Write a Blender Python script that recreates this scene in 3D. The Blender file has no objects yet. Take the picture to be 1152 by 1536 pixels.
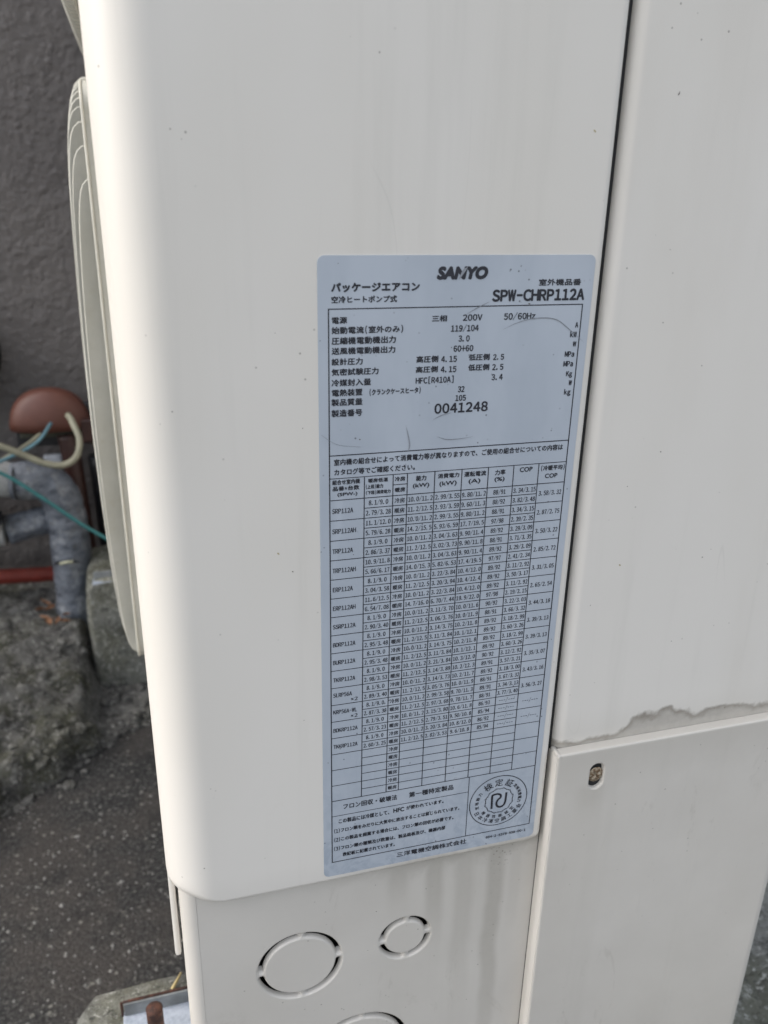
import bpy, bmesh, math, random
from mathutils import Vector, Matrix, noise

random.seed(7)
S = bpy.context.scene
COL = S.collection
ZO = 680.0          # height of the label frame's top above the asphalt, mm
K = 0.001           # all shapes below are in millimetres

# ------------------------------------------------------------------ camera
cam_d = bpy.data.cameras.new('camera')
cam = bpy.data.objects.new('camera', cam_d)
COL.objects.link(cam)
cam_d.sensor_fit = 'VERTICAL'
cam_d.sensor_height = 7.9
cam_d.lens = 7.9 * 1236.16 / 1536
cam_d.clip_start = 0.01
cam_d.clip_end = 500
rot = Matrix(((0.961844, 0.083713, -0.260476), (-0.273029, 0.354979, -0.894117), (0.017614, 0.931119, 0.36429)))
cam.matrix_world = Matrix.Translation((-0.06305, -0.29186, (ZO + 39.79) * K)) @ rot.to_4x4()
cam_d.dof.use_dof = True
cam_d.dof.focus_distance = 0.36
cam_d.dof.aperture_fstop = 2.8
S.camera = cam

# ------------------------------------------------------------------ light
SUN_EL, SUN_AZ = math.radians(42), math.radians(-78)     # azimuth measured from +Y, so the light comes from -X, a little behind
w = bpy.data.worlds.new('World')
S.world = w
w.use_nodes = True
wn = w.node_tree
bg = wn.nodes['Background']
sky = wn.nodes.new('ShaderNodeTexSky')
sky.sky_type = 'NISHITA'
sky.sun_disc = False
sky.sun_elevation = SUN_EL
sky.sun_rotation = SUN_AZ
sky.air_density = 1.0
sky.dust_density = 3.5
sky.ozone_density = 1.0
hs = wn.nodes.new('ShaderNodeHueSaturation')        # thin even cloud: the blue is washed out
hs.inputs['Saturation'].default_value = 0.38
wn.links.new(sky.outputs[0], hs.inputs['Color'])
wn.links.new(hs.outputs[0], bg.inputs[0])
bg.inputs[1].default_value = 0.15
sun_d = bpy.data.lights.new('sun', 'SUN')
sun_d.energy = 0.47
sun_d.angle = math.radians(35)
sun_d.color = (1.0, 0.985, 0.965)
sun = bpy.data.objects.new('sun', sun_d)
COL.objects.link(sun)
sdir = Vector((math.sin(SUN_AZ) * math.cos(SUN_EL), math.cos(SUN_AZ) * math.cos(SUN_EL), math.sin(SUN_EL)))
sun.rotation_euler = sdir.to_track_quat('Z', 'Y').to_euler()
S.view_settings.view_transform = 'Standard'
S.view_settings.look = 'None'
S.view_settings.gamma = 1
S.view_settings.use_curve_mapping = False
S.view_settings.exposure = 1.47

# ------------------------------------------------------------------ node helpers
class N:
    def __init__(s, name):
        s.m = bpy.data.materials.new(name)
        s.m.use_nodes = True
        s.t = s.m.node_tree
        s.b = s.t.nodes['Principled BSDF']
        tc = s.t.nodes.new('ShaderNodeTexCoord')
        s.co = tc.outputs['Object']
        sp = s.t.nodes.new('ShaderNodeSeparateXYZ')
        s.t.links.new(s.co, sp.inputs[0])
        s.x, s.y, s.z = sp.outputs

    def put(s, sock, v):
        if isinstance(v, bpy.types.NodeSocket):
            s.t.links.new(v, sock)
        elif isinstance(v, (tuple, list)):
            sock.default_value = (*v[:3], 1) if len(sock.default_value) == 4 else v
        else:
            sock.default_value = v

    def m2(s, op, a, b=0.0, c=0.0):
        n = s.t.nodes.new('ShaderNodeMath')
        n.operation = op
        s.put(n.inputs[0], a); s.put(n.inputs[1], b); s.put(n.inputs[2], c)
        return n.outputs[0]

    def step(s, v, a, b):            # smoothstep from a to b -> 0..1
        n = s.t.nodes.new('ShaderNodeMapRange')
        n.interpolation_type = 'SMOOTHSTEP'
        s.put(n.inputs[0], v); s.put(n.inputs[1], a); s.put(n.inputs[2], b)
        return n.outputs[0]

    def noise(s, scale, detail=4, rough=0.5, stretch=None, dist=0.0):
        n = s.t.nodes.new('ShaderNodeTexNoise')
        n.inputs['Scale'].default_value = scale
        n.inputs['Detail'].default_value = detail
        n.inputs['Roughness'].default_value = rough
        n.inputs['Distortion'].default_value = dist
        src = s.co
        if stretch:
            mp = s.t.nodes.new('ShaderNodeMapping')
            mp.inputs['Scale'].default_value = stretch
            s.t.links.new(s.co, mp.inputs[0])
            src = mp.outputs[0]
        s.t.links.new(src, n.inputs['Vector'])
        return n.outputs[0]

    def voro(s, scale, feature='F1', out=0, rnd=1.0):
        n = s.t.nodes.new('ShaderNodeTexVoronoi')
        n.feature = feature
        n.inputs['Scale'].default_value = scale
        s.t.links.new(s.co, n.inputs['Vector'])
        return n.outputs[out]

    def mix(s, f, a, b, mode='MIX'):
        n = s.t.nodes.new('ShaderNodeMix')
        n.data_type = 'RGBA'
        n.blend_type = mode
        s.put(n.inputs[0], f); s.put(n.inputs[6], a); s.put(n.inputs[7], b)
        return n.outputs[2]

    def ramp(s, v, stops):
        n = s.t.nodes.new('ShaderNodeValToRGB')
        while len(n.color_ramp.elements) < len(stops):
            n.color_ramp.elements.new(0.5)
        for e, (p, c) in zip(n.color_ramp.elements, stops):
            e.position = p
            e.color = (*c, 1) if isinstance(c, (tuple, list)) else (c, c, c, 1)
        s.put(n.inputs[0], v)
        return n.outputs[0]

    def bump(s, h, strength=0.3, dist=0.001, prev=None):
        n = s.t.nodes.new('ShaderNodeBump')
        n.inputs['Strength'].default_value = strength
        n.inputs['Distance'].default_value = dist
        s.put(n.inputs['Height'], h)
        if prev: s.t.links.new(prev, n.inputs['Normal'])
        return n.outputs[0]

    def done(s, col=None, rough=0.5, nrm=None, metal=0.0, spec=0.5):
        if col is not None: s.put(s.b.inputs['Base Color'], col)
        s.put(s.b.inputs['Roughness'], rough)
        s.put(s.b.inputs['Metallic'], metal)
        s.put(s.b.inputs['Specular IOR Level'], spec)
        if nrm is not None: s.t.links.new(nrm, s.b.inputs['Normal'])
        return s.m

def Zm(v): return (ZO + v) * K        # v: mm above the label frame's top -> metres

CREAM = (0.66, 0.635, 0.585)
def paint(name, kind):
    n = N(name)
    big = n.noise(9, 3, 0.55, (1, 1, 0.35))
    col = n.mix(n.step(big, 0.35, 0.7), (0.675, 0.645, 0.595), (0.64, 0.608, 0.55))
    fine = n.noise(900, 2, 0.6)
    # thin grime film and faint run marks
    runs = n.noise(60, 4, 0.6, (1, 1, 0.06))
    col = n.mix(n.m2('MULTIPLY', n.step(runs, 0.52, 0.8), 0.28), col, (0.50, 0.48, 0.43))
    blotch = n.noise(40, 5, 0.65)
    mott = n.noise(220, 5, 0.7)
    zz, xx = n.z, n.x
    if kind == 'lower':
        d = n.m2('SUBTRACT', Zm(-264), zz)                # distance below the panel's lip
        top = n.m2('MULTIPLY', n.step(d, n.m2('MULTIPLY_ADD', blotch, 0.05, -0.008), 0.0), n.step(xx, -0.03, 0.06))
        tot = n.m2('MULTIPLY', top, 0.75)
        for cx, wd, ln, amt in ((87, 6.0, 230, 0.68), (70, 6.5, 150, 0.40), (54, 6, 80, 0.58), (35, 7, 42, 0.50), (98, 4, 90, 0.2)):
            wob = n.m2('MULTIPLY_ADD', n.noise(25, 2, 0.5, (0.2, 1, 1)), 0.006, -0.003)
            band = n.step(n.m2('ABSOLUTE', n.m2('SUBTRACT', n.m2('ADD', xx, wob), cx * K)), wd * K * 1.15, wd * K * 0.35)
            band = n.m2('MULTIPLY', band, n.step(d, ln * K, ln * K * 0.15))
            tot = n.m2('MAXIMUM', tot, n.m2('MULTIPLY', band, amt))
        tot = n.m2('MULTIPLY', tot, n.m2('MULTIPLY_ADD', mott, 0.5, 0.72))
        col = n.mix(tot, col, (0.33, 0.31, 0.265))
        dots = n.m2('MULTIPLY', n.step(n.voro(520), 0.3, 0.18), n.step(n.m2('ADD', n.m2('ABSOLUTE', n.m2('SUBTRACT', xx, 0.088)), n.m2('MULTIPLY', d, 0.6)), 0.02, 0.004))
        dots = n.m2('MULTIPLY', dots, n.step(blotch, 0.42, 0.5))
        col = n.mix(dots, col, (0.12, 0.10, 0.08))
        # scuffed blotch on the left, low down
        sc = n.m2('MULTIPLY', n.step(n.m2('ABSOLUTE', n.m2('SUBTRACT', xx, -0.052)), 0.012, 0.002), n.step(zz, Zm(-330), Zm(-360)))
        col = n.mix(n.m2('MULTIPLY', n.m2('MULTIPLY', sc, n.step(mott, 0.42, 0.62)), 0.5), col, (0.42, 0.38, 0.32))
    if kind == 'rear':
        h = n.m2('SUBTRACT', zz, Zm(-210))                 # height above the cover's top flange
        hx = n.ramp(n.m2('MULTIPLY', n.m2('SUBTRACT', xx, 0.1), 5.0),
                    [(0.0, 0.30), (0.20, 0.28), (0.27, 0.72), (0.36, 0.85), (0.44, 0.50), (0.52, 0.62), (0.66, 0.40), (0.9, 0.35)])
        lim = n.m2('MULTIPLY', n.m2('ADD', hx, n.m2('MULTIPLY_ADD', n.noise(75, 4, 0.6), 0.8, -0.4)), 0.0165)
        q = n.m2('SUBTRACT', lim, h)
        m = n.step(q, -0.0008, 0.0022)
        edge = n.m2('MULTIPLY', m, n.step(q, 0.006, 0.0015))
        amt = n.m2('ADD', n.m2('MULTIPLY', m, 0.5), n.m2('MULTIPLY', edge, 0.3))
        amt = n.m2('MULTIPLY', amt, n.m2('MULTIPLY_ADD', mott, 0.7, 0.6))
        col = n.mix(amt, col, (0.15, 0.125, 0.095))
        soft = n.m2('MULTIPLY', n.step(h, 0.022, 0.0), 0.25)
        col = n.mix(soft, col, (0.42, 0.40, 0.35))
        wide = n.m2('MULTIPLY', n.step(n.noise(14, 4, 0.6, (1, 1, 0.25)), 0.5, 0.75), 0.30)
        col = n.mix(wide, col, (0.55, 0.51, 0.45))
    if kind == 'side':
        h = n.m2('SUBTRACT', zz, Zm(-264))
        m = n.step(h, n.m2('MULTIPLY_ADD', blotch, 0.022, -0.0045), 0.0)
        m = n.m2('MULTIPLY', m, n.step(xx, -0.01, 0.05))
        m = n.m2('MULTIPLY', m, n.m2('MULTIPLY_ADD', mott, 0.9, 0.25))
        col = n.mix(n.m2('MULTIPLY', m, 0.8), col, (0.33, 0.30, 0.25))
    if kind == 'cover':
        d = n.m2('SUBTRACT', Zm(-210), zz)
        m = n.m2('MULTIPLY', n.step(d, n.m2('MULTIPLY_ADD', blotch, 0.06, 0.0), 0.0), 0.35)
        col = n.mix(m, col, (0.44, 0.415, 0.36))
        # run below the screw hole
        sm = n.m2('MULTIPLY', n.step(n.m2('ABSOLUTE', n.m2('SUBTRACT', xx, 0.129)), 0.011, 0.002), n.m2('MULTIPLY', n.step(d, 0.05, 0.026), n.step(d, 0.018, 0.024)))
        col = n.mix(n.m2('MULTIPLY', sm, 0.35), col, (0.40, 0.37, 0.31))
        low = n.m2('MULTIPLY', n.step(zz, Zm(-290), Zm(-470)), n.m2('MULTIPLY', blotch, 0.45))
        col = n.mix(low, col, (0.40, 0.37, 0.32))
    if kind in ('lower', 'cover'):                       # shade low on the unit, painted as a darker film; patchy marks
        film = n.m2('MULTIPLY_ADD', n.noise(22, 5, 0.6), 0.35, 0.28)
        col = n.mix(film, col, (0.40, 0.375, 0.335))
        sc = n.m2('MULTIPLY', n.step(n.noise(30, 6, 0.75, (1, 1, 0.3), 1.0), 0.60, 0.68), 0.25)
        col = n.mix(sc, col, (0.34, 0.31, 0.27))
    # faint wiped scratches
    scr = n.m2('MULTIPLY', n.step(n.m2('ABSOLUTE', n.m2('SUBTRACT', n.noise(26, 1, 0.4, (1, 1, 0.22), 0.6), 0.5)), 0.004, 0.0), n.step(n.noise(12, 2), 0.56, 0.68))
    col = n.mix(n.m2('MULTIPLY', scr, 0.16), col, (0.42, 0.4, 0.36))
    tiny = n.m2('MULTIPLY', n.step(n.voro(170), 0.09, 0.05), n.step(n.noise(33, 2), 0.55, 0.62))
    col = n.mix(n.m2('MULTIPLY', tiny, 0.7), col, (0.22, 0.2, 0.17))
    b1 = n.bump(n.noise(1300, 2, 0.5), 0.10, 0.0003)
    b2 = n.bump(n.noise(14, 2, 0.4), 0.18, 0.002, b1)
    r = n.m2('MULTIPLY_ADD', n.noise(50, 4, 0.6), 0.12, 0.36)
    return n.done(col, r, b2, spec=0.4)

def flat(name, col, rough=0.6, metal=0.0, var=0.25, scale=60, bump=0.2, bs=400, bd=0.0005):
    n = N(name)
    a = tuple(c * (1 - var) for c in col)
    b = tuple(min(1, c * (1 + var)) for c in col)
    c = n.mix(n.step(n.noise(scale, 5, 0.62), 0.3, 0.7), a, b)
    return n.done(c, rough, n.bump(n.noise(bs, 4, 0.6), bump, bd), metal)

M = {}
for k in ('side', 'rear', 'lower', 'cover', 'plain'):
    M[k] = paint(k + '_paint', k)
M['dark'] = flat('dark_gap', (0.02, 0.02, 0.02), 0.8)
M['ink'] = flat('black_ink', (0.018, 0.019, 0.026), 0.45, bump=0.0)
M['ink_grey'] = flat('grey_scratch', (0.235, 0.25, 0.275), 0.5, bump=0.0)
# label film
n = N('label_film')
c = n.mix(n.step(n.noise(28, 4, 0.6, (1, 1, 0.45)), 0.35, 0.7), (0.375, 0.415, 0.465), (0.425, 0.465, 0.515))
low = n.m2('MULTIPLY', n.step(n.z, Zm(-185), Zm(-262)), n.step(n.noise(95, 5, 0.7, dist=1.2), 0.42, 0.62))
c = n.mix(n.m2('MULTIPLY', low, 0.55), c, (0.27, 0.315, 0.375))
c = n.mix(n.m2('MULTIPLY', n.step(n.noise(120, 3, 0.6, (1, 1, 0.12)), 0.58, 0.75), 0.25), c, (0.52, 0.56, 0.61))
c = n.mix(n.m2('MULTIPLY', n.step(n.voro(260), 0.13, 0.07), n.step(n.noise(60, 2), 0.5, 0.62)), c, (0.16, 0.17, 0.19))
M['label'] = n.done(c, n.m2('MULTIPLY_ADD', n.noise(45, 4), 0.2, 0.3), n.bump(n.noise(30, 3), 0.12, 0.001), spec=0.5)
# yellowed guard plastic
n = N('guard_plastic')
c = n.mix(n.step(n.noise(18, 5, 0.65), 0.35, 0.7), (0.36, 0.35, 0.30), (0.43, 0.42, 0.37))
c = n.mix(n.m2('MULTIPLY', n.step(n.noise(70, 5, 0.7), 0.55, 0.75), 0.45), c, (0.33, 0.31, 0.24))
M['guard'] = n.done(c, 0.55, n.bump(n.noise(500, 3), 0.15, 0.0004))
n = N('guard_plastic_lit_rim')  # same plastic, painted lighter for the light on rims and rib edges
c = n.mix(n.step(n.noise(40, 5, 0.65), 0.35, 0.7), (0.47, 0.455, 0.39), (0.56, 0.54, 0.475))
M['guard_lit_rim'] = n.done(c, 0.5)
# stucco
n = N('stucco')
lum = n.noise(85, 3, 0.5)
c = n.mix(n.step(n.noise(5, 4, 0.6), 0.3, 0.7), (0.105, 0.094, 0.089), (0.128, 0.115, 0.107))
c = n.mix(n.m2('MULTIPLY', n.step(lum, 0.6, 0.75), 0.35), c, (0.16, 0.15, 0.145))
lum2 = n.step(n.voro(70), 0.45, 0.0)
b = n.bump(n.m2('ADD', lum, n.m2('MULTIPLY', lum2, 0.3)), 0.5, 0.006)
M['stucco'] = n.done(c, 0.6, n.bump(n.noise(30, 2), 0.4, 0.010, b), spec=0.5)
# asphalt
n = N('asphalt')
v = n.voro(330, out=1)
sp = n.noise(210, 4, 0.8)
c = n.ramp(sp, [(0.34, (0.012, 0.012, 0.012)), (0.50, (0.038, 0.037, 0.036)), (0.60, (0.085, 0.083, 0.077)), (0.70, (0.26, 0.25, 0.225))])
c = n.mix(n.m2('MULTIPLY', n.step(n.noise(7, 5, 0.65), 0.40, 0.62), 0.65), c, (0.070, 0.061, 0.054))
c = n.mix(n.m2('MULTIPLY', n.step(n.noise(15, 5, 0.7), 0.52, 0.68), 0.55), c, (0.016, 0.016, 0.016))
chip = n.m2('MULTIPLY', n.step(n.voro(120), 0.34, 0.16), n.step(n.noise(62, 4, 0.7), 0.5, 0.6))
c = n.mix(n.m2('MULTIPLY', chip, 0.6), c, (0.30, 0.29, 0.25))
b = n.bump(n.noise(260, 4, 0.7), 0.9, 0.004)
M['asphalt'] = n.done(c, 0.85, b, spec=0.3)
# weathered concretes
def concrete(name, a, bcol, moss, mossamt, dark):
    n = N(name)
    c = n.mix(n.step(n.noise(16, 6, 0.7), 0.35, 0.65), a, bcol)
    c = n.mix(n.m2('MULTIPLY', n.step(n.noise(23, 6, 0.72, dist=0.8), 0.50, 0.66), 0.8), c, dark)
    c = n.mix(n.m2('MULTIPLY', n.step(n.noise(9, 6, 0.7), 0.45, 0.62), mossamt), c, moss)
    c = n.mix(n.m2('MULTIPLY', n.step(n.noise(48, 6, 0.75), 0.55, 0.66), 0.55), c, tuple(min(1, q * 1.6) for q in bcol))
    c = n.mix(n.m2('MULTIPLY', n.step(n.noise(150, 4, 0.75), 0.54, 0.66), 0.75), c, tuple(min(1, q * 2.0) for q in bcol))
    c = n.mix(n.m2('MULTIPLY', n.step(n.noise(95, 5, 0.75), 0.47, 0.36), 0.75), c, tuple(q * 0.3 for q in a))
    b = n.bump(n.noise(110, 6, 0.75), 1.0, 0.010)
    return n.done(c, 0.88, n.bump(n.noise(30, 5, 0.6), 0.6, 0.012, b), spec=0.3)
M['mossy'] = concrete('mossy_concrete', (0.13, 0.126, 0.116), (0.235, 0.228, 0.21), (0.085, 0.085, 0.042), 0.55, (0.034, 0.033, 0.031))
M['block'] = concrete('block_concrete', (0.20, 0.20, 0.175), (0.28, 0.28, 0.25), (0.13, 0.127, 0.07), 0.5, (0.10, 0.10, 0.085))
M['kerb'] = concrete('kerb_concrete', (0.34, 0.34, 0.31), (0.45, 0.45, 0.42), (0.13, 0.135, 0.07), 0.55, (0.14, 0.14, 0.125))
# metals
n = N('zinc')
sp = n.voro(210, out=1)
c = n.mix(n.step(n.noise(160, 4, 0.7), 0.35, 0.65), (0.42, 0.47, 0.55), (0.60, 0.65, 0.73))
M['zinc'] = n.done(c, 0.42, n.bump(n.noise(300, 3), 0.3, 0.0006), 0.55)
M['shaded_zinc'] = flat('shaded_zinc_skin', (0.20, 0.21, 0.21), 0.6, 0.3, var=0.3)  # same zinc painted darker for shade on the upright flange
n = N('rust')
c = n.mix(n.step(n.noise(190, 5, 0.7), 0.4, 0.62), (0.030, 0.012, 0.008), (0.085, 0.032, 0.018))
M['rust'] = n.done(c, 0.75, n.bump(n.noise(500, 4, 0.7), 0.7, 0.001), 0.1)
n = N('screw_metal')
c = n.mix(n.step(n.noise(700, 5, 0.7), 0.42, 0.6), (0.16, 0.10, 0.055), (0.42, 0.36, 0.27))
M['screw'] = n.done(c, 0.5, n.bump(n.noise(900, 4), 0.5, 0.0004), 0.5)
M['brown'] = flat('brown_plastic', (0.105, 0.038, 0.025), 0.5, var=0.12, scale=30, bump=0.1)
M['brown_dark'] = flat('brown_pipe_plastic', (0.035, 0.013, 0.010), 0.45, var=0.2)
M['lagging'] = None
n = N('grey_tape')
seam = n.noise(35, 4, 0.6, (1, 1, 3.0))
c = n.mix(n.step(seam, 0.35, 0.65), (0.075, 0.086, 0.105), (0.15, 0.165, 0.19))
c = n.mix(n.m2('MULTIPLY', n.step(n.noise(38, 5, 0.7), 0.50, 0.64), 0.6), c, (0.27, 0.28, 0.29))
c = n.mix(n.m2('MULTIPLY', n.step(n.noise(50, 5, 0.7), 0.55, 0.7), 0.5), c, (0.12, 0.11, 0.085))
M['lagging'] = n.done(c, 0.38, n.bump(n.noise(45, 5, 0.6), 0.9, 0.010))
n = N('pale_tape')
c = n.mix(n.step(n.noise(30, 5, 0.65), 0.35, 0.65), (0.24, 0.245, 0.24), (0.40, 0.405, 0.40))
M['pale_tape'] = n.done(c, 0.5, n.bump(n.noise(60, 4), 0.6, 0.005))
M['red'] = flat('red_conduit', (0.20, 0.035, 0.024), 0.45, var=0.15)
M['beige'] = flat('beige_cable', (0.24, 0.23, 0.165), 0.5, var=0.2, scale=30)
M['teal'] = flat('teal_wire', (0.035, 0.155, 0.155), 0.45, var=0.15)
M['blue'] = flat('pale_blue_wire', (0.10, 0.20, 0.24), 0.45, var=0.15)
M['black'] = flat('black_plastic', (0.012, 0.012, 0.014), 0.5)
M['fan'] = flat('dark_fan', (0.03, 0.03, 0.032), 0.5)
M['leaf'] = flat('dry_leaf', (0.23, 0.115, 0.06), 0.7, var=0.4, scale=90)
M['straw'] = flat('straw', (0.48, 0.38, 0.18), 0.6)
M['white'] = flat('white_plastic', (0.55, 0.58, 0.62), 0.5, var=0.08)

# ------------------------------------------------------------------ mesh helpers (millimetres in, z measured from the frame's top)
def mk(name, verts, faces, mat, parent=None, smooth=False, **props):
    me = bpy.data.meshes.new(name)
    off = Vector(parent['_o']) if parent is not None and '_o' in parent.keys() else Vector((0, 0, 0))
    me.from_pydata([(x * K, y * K, (z + ZO) * K) for x, y, z in verts], [], faces)
    me.update()
    if smooth: me.shade_smooth()
    me.materials.append(mat)
    o = bpy.data.objects.new(name, me)
    COL.objects.link(o)
    if parent is not None:
        o.parent = parent
        o.matrix_parent_inverse = Matrix.Translation(-Vector(parent.get('_w', (0, 0, 0))))
    for k, v in props.items(): o[k] = v
    return o

def thing(name, label, cat, loc=(0, 0, 0), group=None):
    o = bpy.data.objects.new(name, None)
    o.empty_display_size = 0.05
    COL.objects.link(o)
    o.location = (loc[0] * K, loc[1] * K, (loc[2] + ZO) * K)
    o['_w'] = tuple(o.location)
    o['label'] = label; o['category'] = cat
    if group: o['group'] = group
    return o

class G:
    """collects geometry for one mesh"""
    def __init__(s): s.v = []; s.f = []
    def add(s, v, f):
        b = len(s.v); s.v += [tuple(p) for p in v]; s.f += [tuple(i + b for i in q) for q in f]
    def box(s, x0, x1, y0, y1, z0, z1, r=0.0):
        bm = bmesh.new()
        bmesh.ops.create_cube(bm, size=1)
        for p in bm.verts:
            p.co = Vector(((x0 + x1) / 2 + p.co.x * (x1 - x0), (y0 + y1) / 2 + p.co.y * (y1 - y0), (z0 + z1) / 2 + p.co.z * (z1 - z0)))
        if r: bmesh.ops.bevel(bm, geom=bm.edges[:], offset=r, segments=2, affect='EDGES', profile=0.6)
        s.bm(bm)
    def bm(s, bm):
        bm.verts.ensure_lookup_table()
        for i, p in enumerate(bm.verts): p.index = i
        s.add([p.co[:] for p in bm.verts], [[p.index for p in f.verts] for f in bm.faces])
        bm.free()
    def tube(s, pts, rad, seg=12, cap=True, sub=6, wav=None):
        P = [Vector(p) for p in pts]
        if sub and len(P) > 2:
            Q = []
            E = [P[0] * 2 - P[1]] + P + [P[-1] * 2 - P[-2]]
            for i in range(1, len(E) - 2):
                for k in range(sub):
                    t = k / sub
                    a, b, c, d = E[i - 1], E[i], E[i + 1], E[i + 2]
                    Q.append(0.5 * ((2 * b) + (c - a) * t + (2 * a - 5 * b + 4 * c - d) * t * t + (3 * b - a - 3 * c + d) * t ** 3))
            Q.append(P[-1]); P = Q
        n = len(P); vs = []; fs = []
        T = (P[1] - P[0]).normalized()
        up = T.orthogonal().normalized()
        for i, p in enumerate(P):
            T = (P[min(i + 1, n - 1)] - P[max(i - 1, 0)]).normalized()
            up = (up - T * up.dot(T)).normalized()
            bi = T.cross(up)
            r = rad[0] + (rad[1] - rad[0]) * i / (n - 1) if isinstance(rad, tuple) else rad
            if wav: r += wav(i, p)
            for k in range(seg):
                a = 2 * math.pi * k / seg
                vs.append(p + up * (r * math.cos(a)) + bi * (r * math.sin(a)))
        for i in range(n - 1):
            for k in range(seg):
                a = i * seg + k; b = i * seg + (k + 1) % seg
                fs.append((a, b, b + seg, a + seg))
        if cap:
            fs.append(tuple(range(seg))[::-1]); fs.append(tuple((n - 1) * seg + k for k in range(seg)))
        s.add(vs, fs)
    def lathe(s, c, prof, axis='z', seg=32, a0=0, a1=2 * math.pi):
        vs = []; fs = []; full = abs(a1 - a0 - 2 * math.pi) < 1e-6
        m = seg if full else seg + 1
        for r, h in prof:
            for k in range(m):
                a = a0 + (a1 - a0) * k / seg
                u, v = r * math.cos(a), r * math.sin(a)
                vs.append({'z': (c[0] + u, c[1] + v, c[2] + h), 'y': (c[0] + u, c[1] + h, c[2] + v), 'x': (c[0] + h, c[1] + u, c[2] + v)}[axis])
        for i in range(len(prof) - 1):
            for k in range(seg):
                a = i * m + k; b = i * m + (k + 1) % m
                fs.append((a, b, b + m, a + m))
        s.add(vs, fs)
    def mk(s, name, mat, parent=None, smooth=False, **p): return mk(name, s.v, s.f, mat, parent, smooth, **p)

def fix_normals(o):
    bm = bmesh.new(); bm.from_mesh(o.data)
    bmesh.ops.recalc_face_normals(bm, faces=bm.faces[:]); bm.to_mesh(o.data); bm.free()
    return o

# ================================================================== SETTING
g = G(); g.add([(-60000, -60000, -680), (60000, -60000, -680), (60000, 60000, -680), (-60000, 60000, -680)], [(0, 1, 2, 3)])
g.mk('asphalt_ground', M['asphalt'], kind='structure')

# mossy concrete apron: flat shelf at the wall, broken slope towards the asphalt
def apron_h(x, y):
    yb = 602 + (x + 283) * 0.93 if x < -113 else 760 + (x + 113) * 0.1
    yb = max(yb, 380)
    yb += 26 * noise.noise(Vector((x * 0.02, y * 0.02, 3))) + 14 * noise.noise(Vector((x * 0.07, y * 0.07, 9)))
    t = (y - yb)
    if t < -8: return -688
    h = -680 + 34 * min(1, max(0, t) / 26) ** 0.5 + 66 * min(1, max(0, t) / 210) - (6 if t < 0 else 0)
    h += 9 * noise.noise(Vector((x * 0.018, y * 0.018, 1))) + 6 * noise.noise(Vector((x * 0.06, y * 0.06, 5))) + 3 * noise.noise(Vector((x * 0.17, y * 0.17, 7)))
    h += 16 * abs(noise.noise(Vector((x * 0.012 + y * 0.01, y * 0.03 - x * 0.012, 11)))) - 4
    if x > -192:                                     # worn low in front of the rear block
        u = min(1, (x + 192) / 18); h = h * (1 - u) + (-680 + (h + 680) * 0.18) * u
    return h
vs = []; fs = []
xs = [-1800, -1200, -800, -600] + [-520 + 6 * i for i in range(94)] + [80, 200, 600, 1200, 1800]
ys = [350 + 7 * j for j in range(108)]
for y in ys:
    for x in xs: vs.append((x, y, apron_h(x, y)))
nx = len(xs)
for j in range(len(ys) - 1):
    for i in range(nx - 1):
        a = j * nx + i; fs.append((a, a + 1, a + nx + 1, a + nx))
mk('concrete_apron', vs, fs, M['mossy'], smooth=True, kind='structure')

o = G(); o.box(-3500, 3500, 1100, 1280, -690, 2600); o = o.mk('stucco_wall', M['stucco'], kind='thing')
del o['kind']; o['label'] = 'dark grey rough stucco house wall behind the air conditioner'; o['category'] = 'wall'

# rough concrete kerb at the right of the unit
vs = []; fs = []
xs = [300 + 8 * i for i in range(60)] + [820, 900, 1000, 1100, 1150, 1165, 1180]; ys = [-340 + 12 * j for j in range(121)]
for y in ys:
    for x in xs:
        edge = min(1, max(0, min(x - 300 - 14 * noise.noise(Vector((0, y * 0.03, 2))), 1180 - x, y + 338, 1400 - y) / 24))
        vs.append((x, y, -684 + 112 * edge ** 0.6 + 9 * noise.noise(Vector((x * 0.02, y * 0.02, 4))) + 5 * noise.noise(Vector((x * 0.08, y * 0.08, 6)))))
nx = len(xs)
for j in range(len(ys) - 1):
    for i in range(nx - 1):
        a = j * nx + i; fs.append((a, a + 1, a + nx + 1, a + nx))
mk('concrete_kerb', vs, fs, M['kerb'], smooth=True, kind='structure')

# ---- supporting blocks
def block(y0, y1, x0, label, z1=-500):
    bm = bmesh.new()
    bmesh.ops.create_cube(bm, size=1)
    bmesh.ops.subdivide_edges(bm, edges=bm.edges[:], cuts=14, use_grid_fill=True)
    for p in bm.verts:
        c = p.co
        x = x0 + (c.x + 0.5) * (268 - x0); y = y0 + (c.y + 0.5) * (y1 - y0); z = -682 + (c.z + 0.5) * (z1 + 682)
        # knock the corners off
        ex = min(x - x0, 268 - x); ey = min(y - y0, y1 - y); ez = z1 - z
        q = Vector((x * 0.03, y * 0.03, z * 0.03))
        if ex < 1 and ez < 1: x += 5; z -= 3.5
        if ey < 1 and ez < 1: z -= 2.5
        if ex < 1: x += 3 * noise.noise(q)
        if ez < 1: z += 1.6 * noise.noise(q * 2)
        if ey < 1: y += 2.5 * noise.noise(q)
        if ex < 1 and ey < 1: x += 7
        p.co = Vector((x, y, z))
    g = G(); g.bm(bm)
    o = g.mk('concrete_block', M['block'])
    o['label'] = label; o['category'] = 'concrete block'; o['group'] = 'concrete blocks under the air conditioner'
    return o
block(-2, 172, -150, 'speckled concrete block in front with the rusty bolt standing on it')
block(842, 985, -178, 'weathered grey concrete block behind, beside the grey lagged pipe', -492)

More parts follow.
